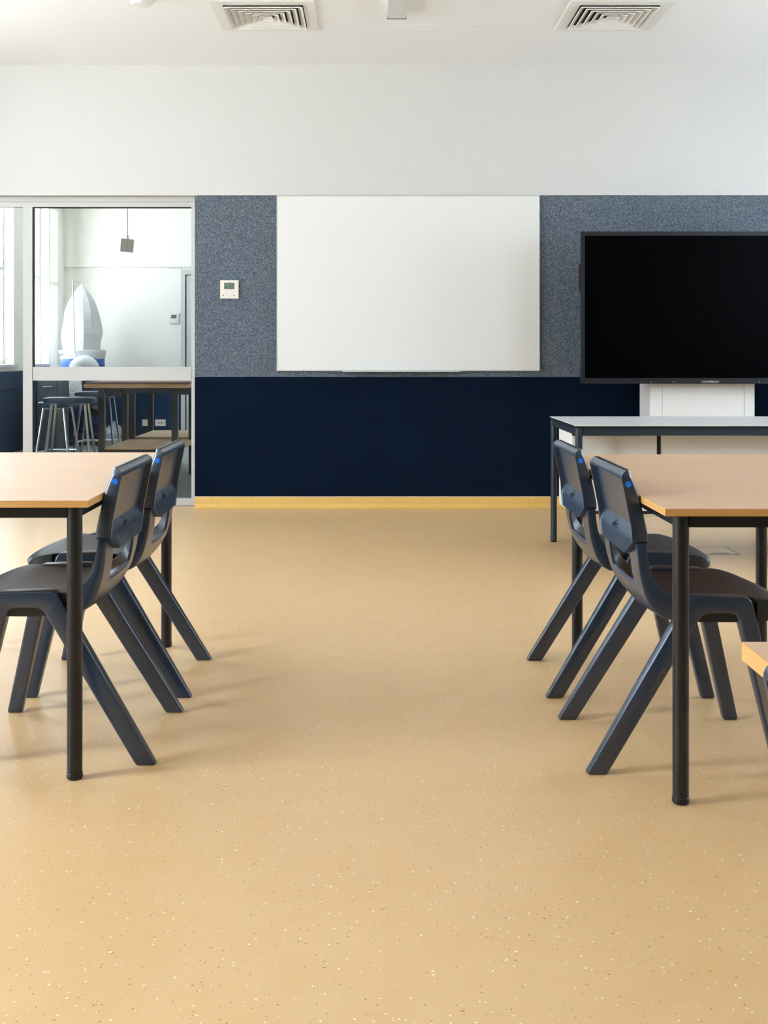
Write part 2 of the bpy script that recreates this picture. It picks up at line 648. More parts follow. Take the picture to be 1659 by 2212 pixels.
struct(wk, 'white far wall of the workshop with navy dado')
box('navy_facing', LEFT_X + .012, -2.47, BACK_Y - .012, BACK_Y, 0.0, .905, M_navy2, wk)
bpy.data.objects[wk.name]
d1 = empty('door_1', (-2.464, BACK_Y, 0))
struct(d1, 'white framed glazed door in the far workshop wall')
for (a, b, c, d) in [(0, .055, 0, 2.19), (.90, .955, 0, 2.19), (.055, .90, 2.13, 2.19)]:
    box('door_frame', a, b, -.045, -.001, c, d, M_alu, d1, bev=.003)
box('door_leaf', .07, .885, -.03, -.003, .01, 2.115, M_alu, d1)
box('shadow_gap', -.006, -.001, -.006, -.0005, 0, 2.23, M_mark, d1)  # grey strip painted as the shadow line beside the door frame
box('gasket', .055, .07, -.028, -.002, .0, 2.13, M_dark, d1)
box('pane', .13, .83, -.034, -.031, .9, 2.03, mat('frosted_glass', rgb(218, 224, 222), .3), d1)

# ------------------------------------------------------------------ whiteboard
wbd = empty('whiteboard', (.269, 8.258, .97))
props(wbd, 'large blank whiteboard on the grey felt wall', 'whiteboard')
bx0, bx1, bz0, bz1 = -.667 - .269, 1.206 - .269, .977 - .97, 2.226 - .97
box('board', bx0 + .004, bx1 - .004, -.020, -.0005, bz0 + .004, bz1 - .004, M_board, wbd)
for (a, b, c, d) in [(bx0, bx1, bz0, bz0 + .0065), (bx0, bx1, bz1 - .0055, bz1), (bx0, bx0 + .005, bz0 + .0065, bz1 - .0055), (bx1 - .005, bx1, bz0 + .0065, bz1 - .0055)]:
    box('rim', a, b, -.0225, -.0005, c, d, M_alu, wbd)
box('pen_tray', -.198 - .269, .638 - .269, -.075, -.0225, bz0 - .006, bz0 + .004, M_alu, wbd, bev=.002)


# ------------------------------------------------------------------ wall thermostat
def thermostat(loc, s, label, detail=True):
    e = empty('thermostat', loc)
    props(e, label, 'thermostat', 'white wall thermostats')
    h = s / 2
    box('body', -h, h, -.018, -.0005, -h, h, M_thermo, e, bev=.003)
    f = box('face_plate', -h * .93, h * .93, -.0205, -.018, -h * .88, h * .86, M_thermo, e, bev=.001)
    sc = box('display', -.56 * h, .54 * h, -.0222, -.0203, .02 * h, .73 * h, M_lcdrim, e)
    box('lcd', -.48 * h, .42 * h, -.0226, -.022, .11 * h, .62 * h, M_lcd, sc)
    if detail:
        dk = MATS['dark_gasket']
        box('symbol', -.42 * h, -.31 * h, -.0229, -.0225, .2 * h, .3 * h, dk, sc)
        box('symbol', .09 * h, .2 * h, -.0229, -.0225, .26 * h, .4 * h, dk, sc)
        for (bx_, bz_, r) in [(-.66, -.16, .1), (.6, -.12, .1), (-.66, -.66, .09), (.55, -.66, .09)]:
            disc_part('button', (bx_ * h, -.0203, bz_ * h), (0, -1, 0), r * h, .0012, M_thermo if bz_ > -.5 else M_mark, e, 14)
        disc_part('button_ring', (0, -.0203, -.4 * h), (0, -1, 0), .36 * h, .001, M_mark, e, 28)
        disc_part('button', (0, -.0203, -.4 * h), (0, -1, 0), .34 * h, .0016, M_thermo, e, 28)
        box('maker_mark', -.18 * h, .18 * h, -.0212, -.0204, .79 * h, .83 * h, M_mark, e)
    return e


thermostat((-1.004, 8.2582, 1.1 + (764 - 625.5) / 302.7), .130, 'white square thermostat with green display on grey felt')
thermostat((-2.560, BACK_Y, 1.1 + 76 * BACK_Y / 2500), .130, 'white thermostat seen through the glass beside workshop door', True)

# ------------------------------------------------------------------ ceiling fittings


def vent(x0, y0, label):
    e = empty('ceiling_vent', (x0 + .3, y0 + .3, CEIL))
    props(e, label, 'air vent', 'square ceiling vents')
    o, i = .305, .238
    zb = -.012
    for (a, b, c, d) in [(-o, o, -o, -i), (-o, o, i, o), (-o, -i, -i, i), (i, o, -i, i)]:
        box('frame', a, b, c, d, zb, -.0005, M_vent, e)
    box('duct_shade_plate', -i, i, -i, i, -.0030, -.0012, M_gap, e)  # black sheet stands in for the dark inside the duct
    n = 6
    for k in range(n):
        b = i - .006 - k * .0385
        t = max(b - .030, .004)
        z0, z1 = zb - .014 + k * .0002, -.004
        bm = bmesh.new()
        lip = z0 + .0045
        lo0 = [bm.verts.new((sx * b, sy * b, z0)) for sx, sy in ((-1, -1), (1, -1), (1, 1), (-1, 1))]
        lo = [bm.verts.new((sx * (b - .001), sy * (b - .001), lip)) for sx, sy in ((-1, -1), (1, -1), (1, 1), (-1, 1))]
        hi = [bm.verts.new((sx * t, sy * t, z1)) for sx, sy in ((-1, -1), (1, -1), (1, 1), (-1, 1))]
        lo2 = [bm.verts.new((sx * (b + .002), sy * (b + .002), lip)) for sx, sy in ((-1, -1), (1, -1), (1, 1), (-1, 1))]
        hi2 = [bm.verts.new((sx * (t + .002), sy * (t + .002), z1 + .0005)) for sx, sy in ((-1, -1), (1, -1), (1, 1), (-1, 1))]
        for q in range(4):
            r = (q + 1) % 4
            bm.faces.new([lo[q], lo[r], hi[r], hi[q]])
            bm.faces.new([lo2[q], hi2[q], hi2[r], lo2[r]])
            bm.faces.new([lo0[q], lo2[q], lo2[r], lo0[r]])
            bm.faces.new([lo0[q], lo0[r], lo[r], lo[q]])
            bm.faces.new([hi[q], hi[r], hi2[r], hi2[q]])
        if k == n - 1:
            bm.faces.new(hi)
        from_bm('louvre', bm, M_vent, e, smooth=False)
    return e


vent(-.934, 6.74, 'square white ceiling vent above the thermostat side')
vent(1.172, 6.74, 'square white ceiling vent above the television side')

hp = box('access_hatch', -.315, .315, -.29, .29, -.003, -.0004, M_ceil)
hp.location = (.385, 7.525, CEIL)
props(hp, 'flush white access hatch in ceiling between the vents', 'hatch')

lt = empty('batten_light', (.158, 6.30, CEIL))
props(lt, 'narrow white ceiling batten light between the two vents', 'ceiling light')
box('housing', -.062, .062, -.65, .65, -.035, -.0005, M_vent, lt, bev=.003)
box('diffuser', -.056, .056, -.635, .635, -.050, -.035, M_lamp, lt, bev=.006)
for s in (-1, 1):
    box('end_shade_cap', -.06, .06, s * .65 - .004, s * .65 + .004, -.052, -.002, M_mark, lt)  # grey caps stand in for the shadow line at the batten's end

sd = empty('smoke_detector', (-1.315, 6.66, CEIL))
props(sd, 'round white ceiling detector cut by the top edge', 'detector')
lathe('base', [(.076, -.022), (.078, -.018), (.078, -.0005)], M_vent, sd, 28)
lathe('sensor_head', [(.028, -.058), (.052, -.054), (.064, -.040), (.068, -.022)], M_vent, sd, 28)


# ------------------------------------------------------------------ student tables
def table(x0, x1, y0, y1, h, legs, label, name='student_table'):
    """x0..x1, y0..y1 top outline; legs list of (x, y)"""
    cx, cy = (x0 + x1) / 2, (y0 + y1) / 2
    e = empty(name, (cx, cy, 0))
    props(e, label, 'table', 'beech student tables')
    a, b = (x1 - x0) / 2, (y1 - y0) / 2
    t = .018
    bm = bmesh.new()
    add_box(bm, -a + .002, a - .002, -b + .002, b - .002, h - t, h)
    from_bm('tabletop', bm, M_top, e)
    for (p, q, r, s) in [(-a, a, -b, -b + .002), (-a, a, b - .002, b), (-a, -a + .002, -b + .002, b - .002), (a - .002, a, -b + .002, b - .002)]:
        box('edge_band', p, q, r, s, h - t, h - .0003, M_edge, e)
    R = .0198
    for (lx, ly) in legs:
        lx -= cx
        ly -= cy
        lg = lathe('leg', [(R, .018), (R, h - t)], M_black, e, 24, (lx, ly))
        lathe('foot', [(R - .002, 0.0005), (R + .0012, .004), (R + .0012, .016), (R - .001, .0185)], M_black, lg, 24, (lx, ly))
    xs = sorted(set(round(p[0] - cx, 4) for p in legs))
    ys = sorted(set(round(p[1] - cy, 4) for p in legs))
    zt, zb = h - t - .0005, h - t - .031
    for y in ys:
        box('apron', xs[0] + R * .9, xs[1] - R * .9, y - .0125, y + .0125, zb, zt, M_black, e, bev=.002)
    for x in xs:
        box('apron', x - .0125, x + .0125, ys[0] + R * .9, ys[1] - R * .9, zb, zt, M_black, e, bev=.002)
    return e


table(-1.488, -.720, 2.950, 4.396, .7255, [(x, y) for x in (-1.437, -.766) for y in (2.998, 4.346)],
      'beech topped student table on the left beside the glass partition')
table(.712, 1.482, 2.793, 4.305, .7255, [(x, y) for x in (.760, 1.436) for y in (2.834, 4.250)],
      'beech topped student table on the right in front of white desk')

# near table whose far corner enters the frame at the lower right
tb = empty('student_table', (.868, .77, 0))
props(tb, 'nearest beech table, only one corner showing at right edge', 'table', 'beech student tables')
a, b, h, t = .385, .735, .7255, .024
box('tabletop', -a + .002, a - .002, -b + .002, b - .002, h - t, h, M_top, tb)
for (p, q, r, s) in [(-a, a, -b, -b + .002), (-a, a, b - .002, b), (-a, -a + .002, -b + .002, b - .002), (a - .002, a, -b + .002, b - .002)]:
    box('edge_band', p, q, r, s, h - t, h - .0003, M_edge, tb)
for sx in (-1, 1):
    for sy in (-1, 1):
        bm = bmesh.new()
        ox, oy = sx * (a - .006), sy * (b - .030)
        tx, ty = ox - sx * .14, oy - sy * .16
        bxx, byy = ox - sx * .155, oy - sy * .02
        lo = [(bxx, byy), (bxx - sx * .085, byy), (bxx - sx * .085, byy - sy * .12), (bxx, byy - sy * .12)]
        hi = [(ox, oy), (tx, oy), (tx, ty), (ox, ty)]
        v0 = [bm.verts.new((p[0], p[1], .0005)) for p in lo]
        v1 = [bm.verts.new((p[0], p[1], h - t)) for p in hi]
        bm.faces.new(v0)
        bm.faces.new(v1)
        for k in range(4):
            bm.faces.new([v0[k], v0[(k + 1) % 4], v1[(k + 1) % 4], v1[k]])
        bevel(bm, .004, 1)
        from_bm('leg', bm, M_black, tb)


# ------------------------------------------------------------------ chairs
def interp(tab, z):
    tab = sorted(tab)
    if z <= tab[0][0]: return tab[0][1]
    for (a, ua), (b, ub) in zip(tab, tab[1:]):
        if z <= b:
            return ua + (ub - ua) * (z - a) / (b - a)
    return tab[-1][1]


def make_chair():
    e = empty('school_chair')
    # ---------- backrest: a shallow tray open to the rear, lips at sides and top
    R_tab = [(.560, .114), (.605, .1225), (.64, .120), (.68, .112), (.772, .094), (.782, .0965), (.790, .104), (.7925, .113)]
    F_tab = [(.560, .163), (.60, .165), (.623, .1645), (.66, .157), (.70, .1475), (.733, .139), (.762, .127), (.780, .120), (.7925, .119)]
    bm = bmesh.new()
    zs = [.566, .571, .58, .590, .598, .606, .617, .628, .640, .644, .67, .69, .71, .73, .75, .762, .7655, .770, .776, .782, .787, .7905, .7925]
    NV = 15
    rings = []
    for z in zs:
        uR, uF = interp(R_tab, z), interp(F_tab, z)
        # half width: lower corners taper, upper corners round off
        hv = .224
        if z < .605: hv = .150 + (.224 - .150) * ((z - .566) / .039) ** .8
        if z > .770: hv = .224 - .012 * ((z - .770) / .0225) ** 2
        t = .010
        # depth of recessed rear plate
        if z >= .770: uP = uR + .0004
        elif z <= .606: uP = uR + .0006
        elif z < .640:
            uP = uR + .017 * (z - .606) / .034
        else: uP = uR + .017
        hi_ = max(hv - t, .02)
        ring = [(uR, -hv), (uF - .010, -hv), (uF - .004, -hv + .003), (uF, -hv + .010)]
        for k in range(1, NV - 1):
            v = (-1 + 2 * k / (NV - 1)) * (hv - .010)
            ring.append((uF, v))
        ring += [(uF, hv - .010), (uF - .004, hv - .003), (uF - .010, hv), (uR, hv), (uR, hi_), (uP, hi_ - .002)]
        for k in range(1, NV - 1):
            v = (1 - 2 * k / (NV - 1)) * (hi_ - .002)
            ring.append((uP, v))
        ring += [(uP, -hi_ + .002), (uR, -hi_)]
        rings.append([bm.verts.new((u, v, z)) for u, v in ring])
    for a, b in zip(rings, rings[1:]):
        n = len(a)
        for k in range(n):
            bm.faces.new([a[k], a[(k + 1) % n], b[(k + 1) % n], b[k]])
    bm.faces.new(rings[0])
    bm.faces.new(rings[-1])
    back = from_bm('backrest', bm, M_chair, e, angle=32)
    for s in (-1, 1):
        d = disc_part('marker_dot', (.1115, s * .2238, .757), (0, s, 0), .0078, .0008, M_dot, back, 20)
        d['label'] = 'small bright blue dot'
    # moulded marks on the rear of the lumbar swell
    def uplate(z):
        uR, uF = interp(R_tab, z), interp(F_tab, z)
        return uR + .017 * min(1, max(0, (z - .606) / .034))
    for k, (v, z, w, h) in enumerate([(-.012, .622, .010, .003), (-.012, .614, .010, .003), (.004, .618, .003, .012), (.012, .618, .003, .012),
                                      (.020, .613, .009, .003), (.028, .619, .003, .012), (.038, .622, .010, .003), (.038, .614, .003, .010),
                                      (.016, .634, .03, .0025), (.016, .629, .024, .0025)]):
        u = uplate(z)
        box('moulded_mark', u - .0022, u + .003, v - w / 2, v + w / 2, z - h / 2, z + h / 2, M_chair, back)
    # ---------- lower shell: pillars, opening under the backrest, curve into the seat
    Rp = [(.133, .600), (.1345, .585), (.1365, .565), (.139, .540), (.142, .520), (.146, .500), (.151, .483), (.156, .465), (.163, .448), (.173, .432), (.186, .4175), (.204, .4055), (.232, .398)]
    Fp = [(.159, .604), (.161, .588), (.163, .570), (.1655, .552), (.168, .538), (.172, .524), (.177, .511), (.183, .500), (.191, .489), (.2, .480), (.211, .472), (.222, .466), (.240, .4605)]
    cols = [-.222, -.212, -.18, -.145, -.138, -.09, -.03, .03, .09, .138, .145, .18, .212, .222]
    hole_cols = (4, 8)         # columns -.138 .. .138 open
    hole_rows = (0, 6)
    bm = bmesh.new()
    G = {}
    ns = len(Rp)
    for i in range(ns):
        for j, v in enumerate(cols):
            cv = (1 - (v / .222) ** 2)
            r, f = Rp[i], Fp[i]
            bow = .012 * cv * (i / (ns - 1)) ** .5
            # lower rim of the opening dips at the middle
            G['r', i, j] = bm.verts.new((r[0] - .004 * cv, v, r[1] - (.010 * cv if i >= 3 else 0)))
            # thin moulded wall between the two side flanges, thickening into the seat
            th = 1.0 if abs(v) > .2 else (.30 if i <= 6 else .30 + .70 * (i - 6) / (ns - 7))
            fx, fz = r[0] + (f[0] - r[0]) * th, r[1] + (f[1] - r[1]) * th
            G['f', i, j] = bm.verts.new((fx - .004 * cv, v, fz - (.010 * cv if i >= 3 else 0)))

    def solid(i, j):
        return 0 <= i < ns - 1 and 0 <= j < len(cols) - 1 and not (hole_rows[0] <= i < hole_rows[1] and hole_cols[0] <= j <= hole_cols[1])
    for i in range(ns - 1):
        for j in range(len(cols) - 1):
            if not solid(i, j): continue
            for s in 'rf':
                q = [G[s, i, j], G[s, i, j + 1], G[s, i + 1, j + 1], G[s, i + 1, j]]
                bm.faces.new(q if s == 'r' else q[::-1])
            for (di, dj, k1, k2) in [(-1, 0, (i, j), (i, j + 1)), (1, 0, (i + 1, j + 1), (i + 1, j)), (0, -1, (i + 1, j), (i, j)), (0, 1, (i, j + 1), (i + 1, j + 1))]:
                if not solid(i + di, j + dj):
                    bm.faces.new([G[('r',) + k1], G[('r',) + k2], G[('f',) + k2], G[('f',) + k1]])
    bmesh.ops.delete(bm, geom=[v for v in bm.verts if not v.link_faces], context='VERTS')
    bmesh.ops.recalc_face_normals(bm, faces=bm.faces)
    sharp = [ed for ed in bm.edges if len(ed.link_faces) == 2 and ed.calc_face_angle(0) > math.radians(50)]
    bmesh.ops.bevel(bm, geom=sharp, offset=.003, segments=2, affect='EDGES', profile=.5, clamp_overlap=True)
    from_bm('shell', bm, M_chair, e, angle=40)
    # ---------- seat with waterfall front
    bm = bmesh.new()
    st = [(.228, .4600, .398, .212), (.26, .4590, .394, .205), (.30, .4585, .390, .203), (.34, .4590, .389, .203), (.38, .4600, .389, .203), (.42, .4605, .390, .204),
          (.445, .4600, .392, .206), (.452, .4596, .393, .219), (.48, .4560, .397, .219), (.51, .4495, .401, .214), (.535, .4415, .405, .207), (.555, .433, .409, .197), (.566, .424, .412, .188)]
    nv = 13
    rings = []
    for (u, zt, zb, hw) in st:
        ring = []
        for k in range(nv):
            v = -hw + 2 * hw * k / (nv - 1)
            x = v / hw
            dish = -.011 * (1 - x * x) if u < .46 else -.011 * (1 - x * x) * max(0, (.56 - u) / .10)
            dome = .0
            edge = -.004 * (abs(x) ** 12)
            uu = u - (.030 * abs(x) ** 3 if u > .5 else 0) * ((u - .5) / .066 if u > .5 else 0)
            ring.append((uu, v, zt + dish + edge))
        ring.append((ring[-1][0], hw + .0005, zt - .010))
        ring.append((ring[nv - 1][0], hw - .004, zb))
        ring.append((ring[0][0], -hw + .004, zb))
        ring.append((ring[0][0], -hw - .0005, zt - .010))
        rings.append([bm.verts.new(p) for p in ring])
    for a, b in zip(rings, rings[1:]):
        n = len(a)
        for k in range(n):
            bm.faces.new([a[k], a[(k + 1) % n], b[(k + 1) % n], b[k]])
    bm.faces.new(rings[0])
    bm.faces.new(rings[-1])
    from_bm('seat', bm, M_seat, e, angle=38)
    # ---------- side frames: an arched rail with raked rear leg and front leg
    def arc(c, r, a0, a1, n=5):
        return [(c[0] + r * math.cos(math.radians(a0 + (a1 - a0) * k / n)), c[1] + r * math.sin(math.radians(a0 + (a1 - a0) * k / n))) for k in range(n + 1)]
    poly = [(.000, .004), (.006, 0), (.050, 0), (.056, .006)]
    poly += [(.2945, .3955), (.300, .405), (.309, .4135), (.322, .418)]
    poly += [(.380, .418), (.3925, .4145), (.400, .406), (.404, .395)]
    poly += [(.4935, .006), (.498, 0), (.534, 0), (.5375, .006)]
    poly += [(.441, .436), (.437, .448), (.429, .4565), (.418, .460), (.289, .4635), (.277, .461), (.268, .453)]

    def frame_bm(s):
        bm = bmesh.new()
        out, inn = [], []
        for (u, z) in poly:
            vo = .226 + .016 * (1 - z / .46)
            th = .030 + .016 * min(1, z / .35)
            out.append(bm.verts.new((u, s * vo, z)))
            inn.append(bm.verts.new((u, s * (vo - th), z)))
        bm.faces.new(out)
        bm.faces.new(inn[::-1])
        n = len(poly)
        for k in range(n):
            bm.faces.new([out[k], inn[k], inn[(k + 1) % n], out[(k + 1) % n]])
        bmesh.ops.recalc_face_normals(bm, faces=bm.faces)
        oe = [ed for ed in bm.edges if (ed.verts[0] in out and ed.verts[1] in out) or (ed.verts[0] in inn and ed.verts[1] in inn)]
        bmesh.ops.bevel(bm, geom=oe, offset=.007, segments=3, affect='EDGES', profile=.5, clamp_overlap=True)
        return bm

    def cut(bm, co, no):
        g = bm.verts[:] + bm.edges[:] + bm.faces[:]
        bmesh.ops.bisect_plane(bm, geom=g, dist=1e-6, plane_co=co, plane_no=no, clear_outer=True)
        ed = [x for x in bm.edges if len(x.link_faces) == 1]
        if ed: bmesh.ops.holes_fill(bm, edges=ed)
    # planes separating rail from legs
    pr = ((.283, 0, .412), Vector((.86, 0, .50)).normalized())
    pf = ((.405, 0, .400), Vector((.26, 0, -.96)).normalized())
    for s in (-1, 1):
        bm = frame_bm(s)
        cut(bm, pr[0], pr[1])
        from_bm('leg', bm, M_chair, e)
        bm = frame_bm(s)
        cut(bm, pf[0], -pf[1])
        cut(bm, pr[0], -pr[1])
        from_bm('leg', bm, M_chair, e)
        bm = frame_bm(s)
        cut(bm, pr[0], -pr[1])
        cut(bm, pf[0], pf[1])
        from_bm('side_rail', bm, M_chair, e)
    return e


CH_GROUP = 'navy plastic school chairs'
proto = make_chair()
chairs = [
    ((.566, 3.262, 0), 0, 'navy plastic chair nearest the viewer at the right table'),
    ((.562, 3.932, 0), 0, 'navy plastic chair at the right table, farther one by white desk'),
    ((-.574, 3.330, 0), PI, 'navy plastic chair nearest the viewer at the left table'),
    ((-.572, 3.937, 0), PI, 'navy plastic chair at the left table, farther one by the glass'),
    ((.3055, .955, 0), 0, 'closest navy chair, only its blurred back corner showing at right edge'),
]
for i, (loc, rz, lab) in enumerate(chairs):
    o = proto if i == 0 else copy_tree(proto)
    o.location = loc
    o.rotation_euler = (0, 0, rz)
    props(o, lab, 'chair', CH_GROUP)

# ------------------------------------------------------------------ teacher desk
dk = empty('teacher_desk', (2.0, 6.36, 0))
props(dk, 'long white topped desk with slate frame under the television', 'desk')
X0, X1, Y0, Y1 = 1.052 - 2.0, 3.05 - 2.0, 5.930 - 6.36, 6.785 - 6.36
HT = .7325
box('desktop', X0, X1, Y0, Y1, HT - .004, HT, M_white_lam, dk)
box('core_edge', X0 + .001, X1 - .001, Y0 + .001, Y1 - .001, HT - .014, HT - .004, M_black, dk)
for lx in (X0 + .02, X1 - .02):
    for ly in (Y0 + .022, Y1 - .022):
        lg = lathe('leg', [(.0185, .012), (.0185, HT - .0145)], M_slate, dk, 20, (lx, ly))
        lathe('foot', [(.016, .0005), (.019, .003), (.019, .0125)], M_black, lg, 20, (lx, ly))
for y in (Y0 + .022, Y1 - .022):
    box('apron', X0 + .037, X1 - .037, y - .0125, y + .0125, HT - .053, HT - .0145, M_slate, dk, bev=.002)
for x in (X0 + .02, X1 - .02):
    box('apron', x - .0125, x + .0125, Y0 + .04, Y1 - .04, HT - .053, HT - .0145, M_slate, dk, bev=.002)
# hanging storage box behind the legs
BX0, BX1, BY0, BY1, BZ0, BZ1 = 1.072 - 2.0, 3.03 - 2.0, 6.14 - 6.36, 6.575 - 6.36, .250, .678
box('modesty_side', BX0, BX0 + .016, BY0 + .010, BY1, BZ0, BZ1, M_white_pan, dk)
box('modesty_side', BX1 - .016, BX1, BY0 + .010, BY1, BZ0, BZ1, M_white_pan, dk)
fr = -.0
div = [1.530 - 2.0, 2.22 - 2.0, 2.70 - 2.0]
lastx = BX0
for k, dx in enumerate(div + [BX1]):
    box('modesty_panel', lastx + (.010 if k else 0), dx - .010 if k < 3 else dx, BY0, BY0 + .010, BZ0 + .016, BZ1 - .014, M_white_pan, dk)
    if k < 3:
        box('frame_bar', dx - .010, dx + .010, BY0 - .003, BY0 + .010, BZ0 + .016, BZ1 - .010, M_black, dk)
    lastx = dx
box('frame_bar', BX0, BX1, BY0 - .004, BY0 + .010, BZ0, BZ0 + .016, M_black, dk)
box('frame_bar', BX0, BX1, BY0 - .004, BY0 + .010, BZ1 - .012, BZ1 - .0005, M_black, dk)

# ------------------------------------------------------------------ television on its white lift cabinet
tv = empty('television', (2.278, 7.755, .8985))
props(tv, 'large black television screen on white column over the desk', 'television')
a, b = 1.411 - 2.278, 3.146 - 2.278
hh = 1.9185 - .8985
box('back_case', a + .01, b - .01, .012, .085, .012, hh - .012, M_bezel, tv, bev=.01)
for (p, q, r, s) in [(a, b, 0, .038), (a, b, hh - .028, hh), (a, a + .026, .038, hh - .028), (b - .026, b, .038, hh - .028)]:
    box('bezel', p, q, -.004, .03, r, s, M_bezel, tv, bev=.003)
box('screen', a + .026, b - .026, .0, .01, .038, hh - .028, M_screen, tv)
box('side_module', a - .006, a + .004, .01, .06, .62, .80, M_bezel, tv, bev=.003)
text_part('brand_lettering', 'COMMBOX-I', .020, (0, -.0046, .013), (PI / 2, 0, 0), M_print, tv, .0004)
for x in (-.398, -.246, .328):
    disc_part('indicator', (x, -.004, .012), (0, -1, 0), .003, .0008, M_print, tv, 10)

cb = empty('lift_column', (2.25, 7.85, 0))
props(cb, 'white lift column cabinet behind the television', 'stand')
a, b = 1.897 - 2.25, 2.606 - 2.25
box('body', a, b, .006, .30, .001, 1.55, M_white_pan, cb)
box('front_panel', a + .084, b - .071, 0, .006, .01, 1.55, M_white_pan, cb, bev=.001)
box('side_strip', a, a + .0815, 0, .006, .01, 1.55, M_white_pan, cb, bev=.001)
box('side_strip', b - .0685, b, 0, .006, .01, 1.55, M_white_pan, cb, bev=.001)
box('bracket', -.25, .25, -.011, .0, 1.0, 1.45, M_bezel, cb)

# ------------------------------------------------------------------ floor box
fb = empty('floor_box', (1.93, 6.46, 0))
props(fb, 'flush metal framed power box in the floor behind right table', 'floor box')
fx0, fx1, fy0, fy1 = -.17, .098, -.125, .115
for (p, q, r, s) in [(fx0, fx1, fy0, fy0 + .016), (fx0, fx1, fy1 - .006, fy1), (fx0, fx0 + .014, fy0 + .016, fy1 - .006), (fx1 - .016, fx1, fy0 + .016, fy1 - .006)]:
    box('rim', p, q, r, s, .0002, .003, M_steel, fb)
box('lid', fx0 + .014, fx1 - .016, fy0 + .016, fy1 - .006, .0002, .002, M_floor, fb)
box('handle', -.05, .04, fy0 + .018, fy0 + .05, .002, .0035, M_steel, fb)

# ------------------------------------------------------------------ things in the workshop


def workbench(x0, y0, y1, w, h, label):
    e = empty('workbench', (x0 + w / 2, (y0 + y1) / 2, 0))
    props(e, label, 'workbench', 'workshop benches')
    a, b = w / 2, (y1 - y0) / 2
    box('worktop', -a, a, -b, b, h - .030, h, M_bench, e, bev=.003)
    box('top_lining', -a + .012, a - .002, -b + .012, b - .012, h, h + .018, M_bench2, e)
    legs = [(-a + .145, -b + .04), (a - .12, -b + .04), (-a + .145, b - .05), (a - .12, b - .05)]
    for (x, y) in legs:
        box('leg', x - .026, x + .026, y - .026, y + .026, 0, h - .031, M_black, e, bev=.003)
    xa, xb = legs[0][0], legs[1][0]
    ya, yb = legs[0][1], legs[2][1]
    for y in (ya, yb):
        box('rail', xa + .026, xb - .026, y - .02, y + .02, h - .075, h - .031, M_black, e)
        box('rail', xa + .026, xb - .026, y - .02, y + .02, .262, .302, M_black, e)
    box('shelf', xa + .026, xb + .06, ya - .02, yb + .02, .302, .318, M_shelf, e)
    v = box('vice_jaw', xb - .03, xb + .15, ya - .06, ya + .02, h - .085, h - .032, M_black, e, bev=.012)
    tube('vice_screw', [(xb + .06, ya - .05, h - .058), (xb + .06, ya + .25, h - .058)], .012, M_steel, e)
    box('clamp', xa + .07, xa + .16, ya - .05, ya, h - .10, h - .032, M_black, e, bev=.01)
    return e


workbench(-2.385, 9.62, 10.62, .875, .845, 'timber workbench with black legs just behind the glass')
workbench(-2.385, 10.85, 11.85, .875, .845, 'second timber workbench behind the first, mostly hidden')


def stool(loc, rz, h, label):
    e = empty('stool', loc, rz)
    props(e, label, 'stool', 'blue workshop stools')
    bm = bmesh.new()
    n = 28
    rings = []
    for (k, z) in [(.90, h - .045), (.99, h - .040), (1.0, h - .022), (.985, h - .006), (.93, h)]:
        ring = []
        for j in range(n):
            a_ = 2 * PI * j / n
            c_, s_ = math.cos(a_), math.sin(a_)
            ring.append(bm.verts.new((.205 * k * math.copysign(abs(c_) ** .45, c_), .135 * k * math.copysign(abs(s_) ** .45, s_), z)))
        rings.append(ring)
    for p, q in zip(rings, rings[1:]):
        for j in range(n):
            bm.faces.new([p[j], p[(j + 1) % n], q[(j + 1) % n], q[j]])
    bm.faces.new(rings[0][::-1])
    bm.faces.new(rings[-1])
    from_bm('seat', bm, M_stool, e)
    for sx in (-1, 1):
        for sy in (-1, 1):
            tube('leg', [(sx * .13, sy * .085, h - .05), (sx * .205, sy * .165, .001)], .0115, M_chrome, e, 10)
        tube('seat_frame', [(sx * .13, -.085, h - .05), (sx * .13, .085, h - .05)], .0115, M_chrome, e, 10)
    for sx in (-1, 1):
        tube('footrest', [(sx * .176, -.132, .26), (sx * .176, .132, .26)], .009, M_chrome, e, 8)
    tube('footrest', [(-.176, .132, .26), (.176, .132, .26)], .009, M_chrome, e, 8)
    return e


stool((-2.441, 9.41, 0), .08, .745, 'blue stool with chrome legs in front, beside the workbench')
stool((-2.605, 11.05, 0), .0, .74, 'blue stool with chrome legs behind the front stool')
stool((-2.685, 9.93, 0), PI / 2, .69, 'partly hidden chrome legged stool left of the others')

# --- dust extractor
dx = empty('dust_extractor', (-3.56, 14.32, 0))
props(dx, 'blue dust extractor with tall white filter bag in corner', 'dust extractor')


def folds(a, z):
    k = max(0, min(1, (1.96 - z) / .4))
    return 1 + k * (.05 * math.sin(2 * a + 3 * z) + .06 * math.sin(4 * a - 5 * z + 1) + .05 * math.sin(7 * a + 8 * z))


bagp = [(.205, 1.10), (.215, 1.16), (.232, 1.25), (.245, 1.34), (.238, 1.42), (.224, 1.50), (.206, 1.60), (.186, 1.68), (.160, 1.755), (.102, 1.845), (.052, 1.91), (.006, 1.965)]
bgo = lathe('filter_bag', bagp, M_bag, dx, 15, (-.008, 0), folds, angle=3)
bgo['label'] = 'tall white pointed fabric filter bag'
col = lathe('bag_collar', [(.262, 1.03), (.268, 1.035), (.276, 1.07), (.281, 1.10), (.288, 1.125), (.284, 1.142), (.25, 1.146), (.2, 1.14)], M_bag, dx, 40, fn=lambda a, z: 1 + .008 * math.sin(9 * a + 30 * z))
for k, a_ in enumerate([-2.62, -2.55, -2.47, -2.36, -2.28, -2.2]):
    x, y = .277 * math.cos(a_), .277 * math.sin(a_)
    box('printed_mark', x - .010, x + .010, y - .004, y + .004, 1.072 + .004 * k, 1.086 + .004 * k, M_dark if k < 4 else M_mark, col)
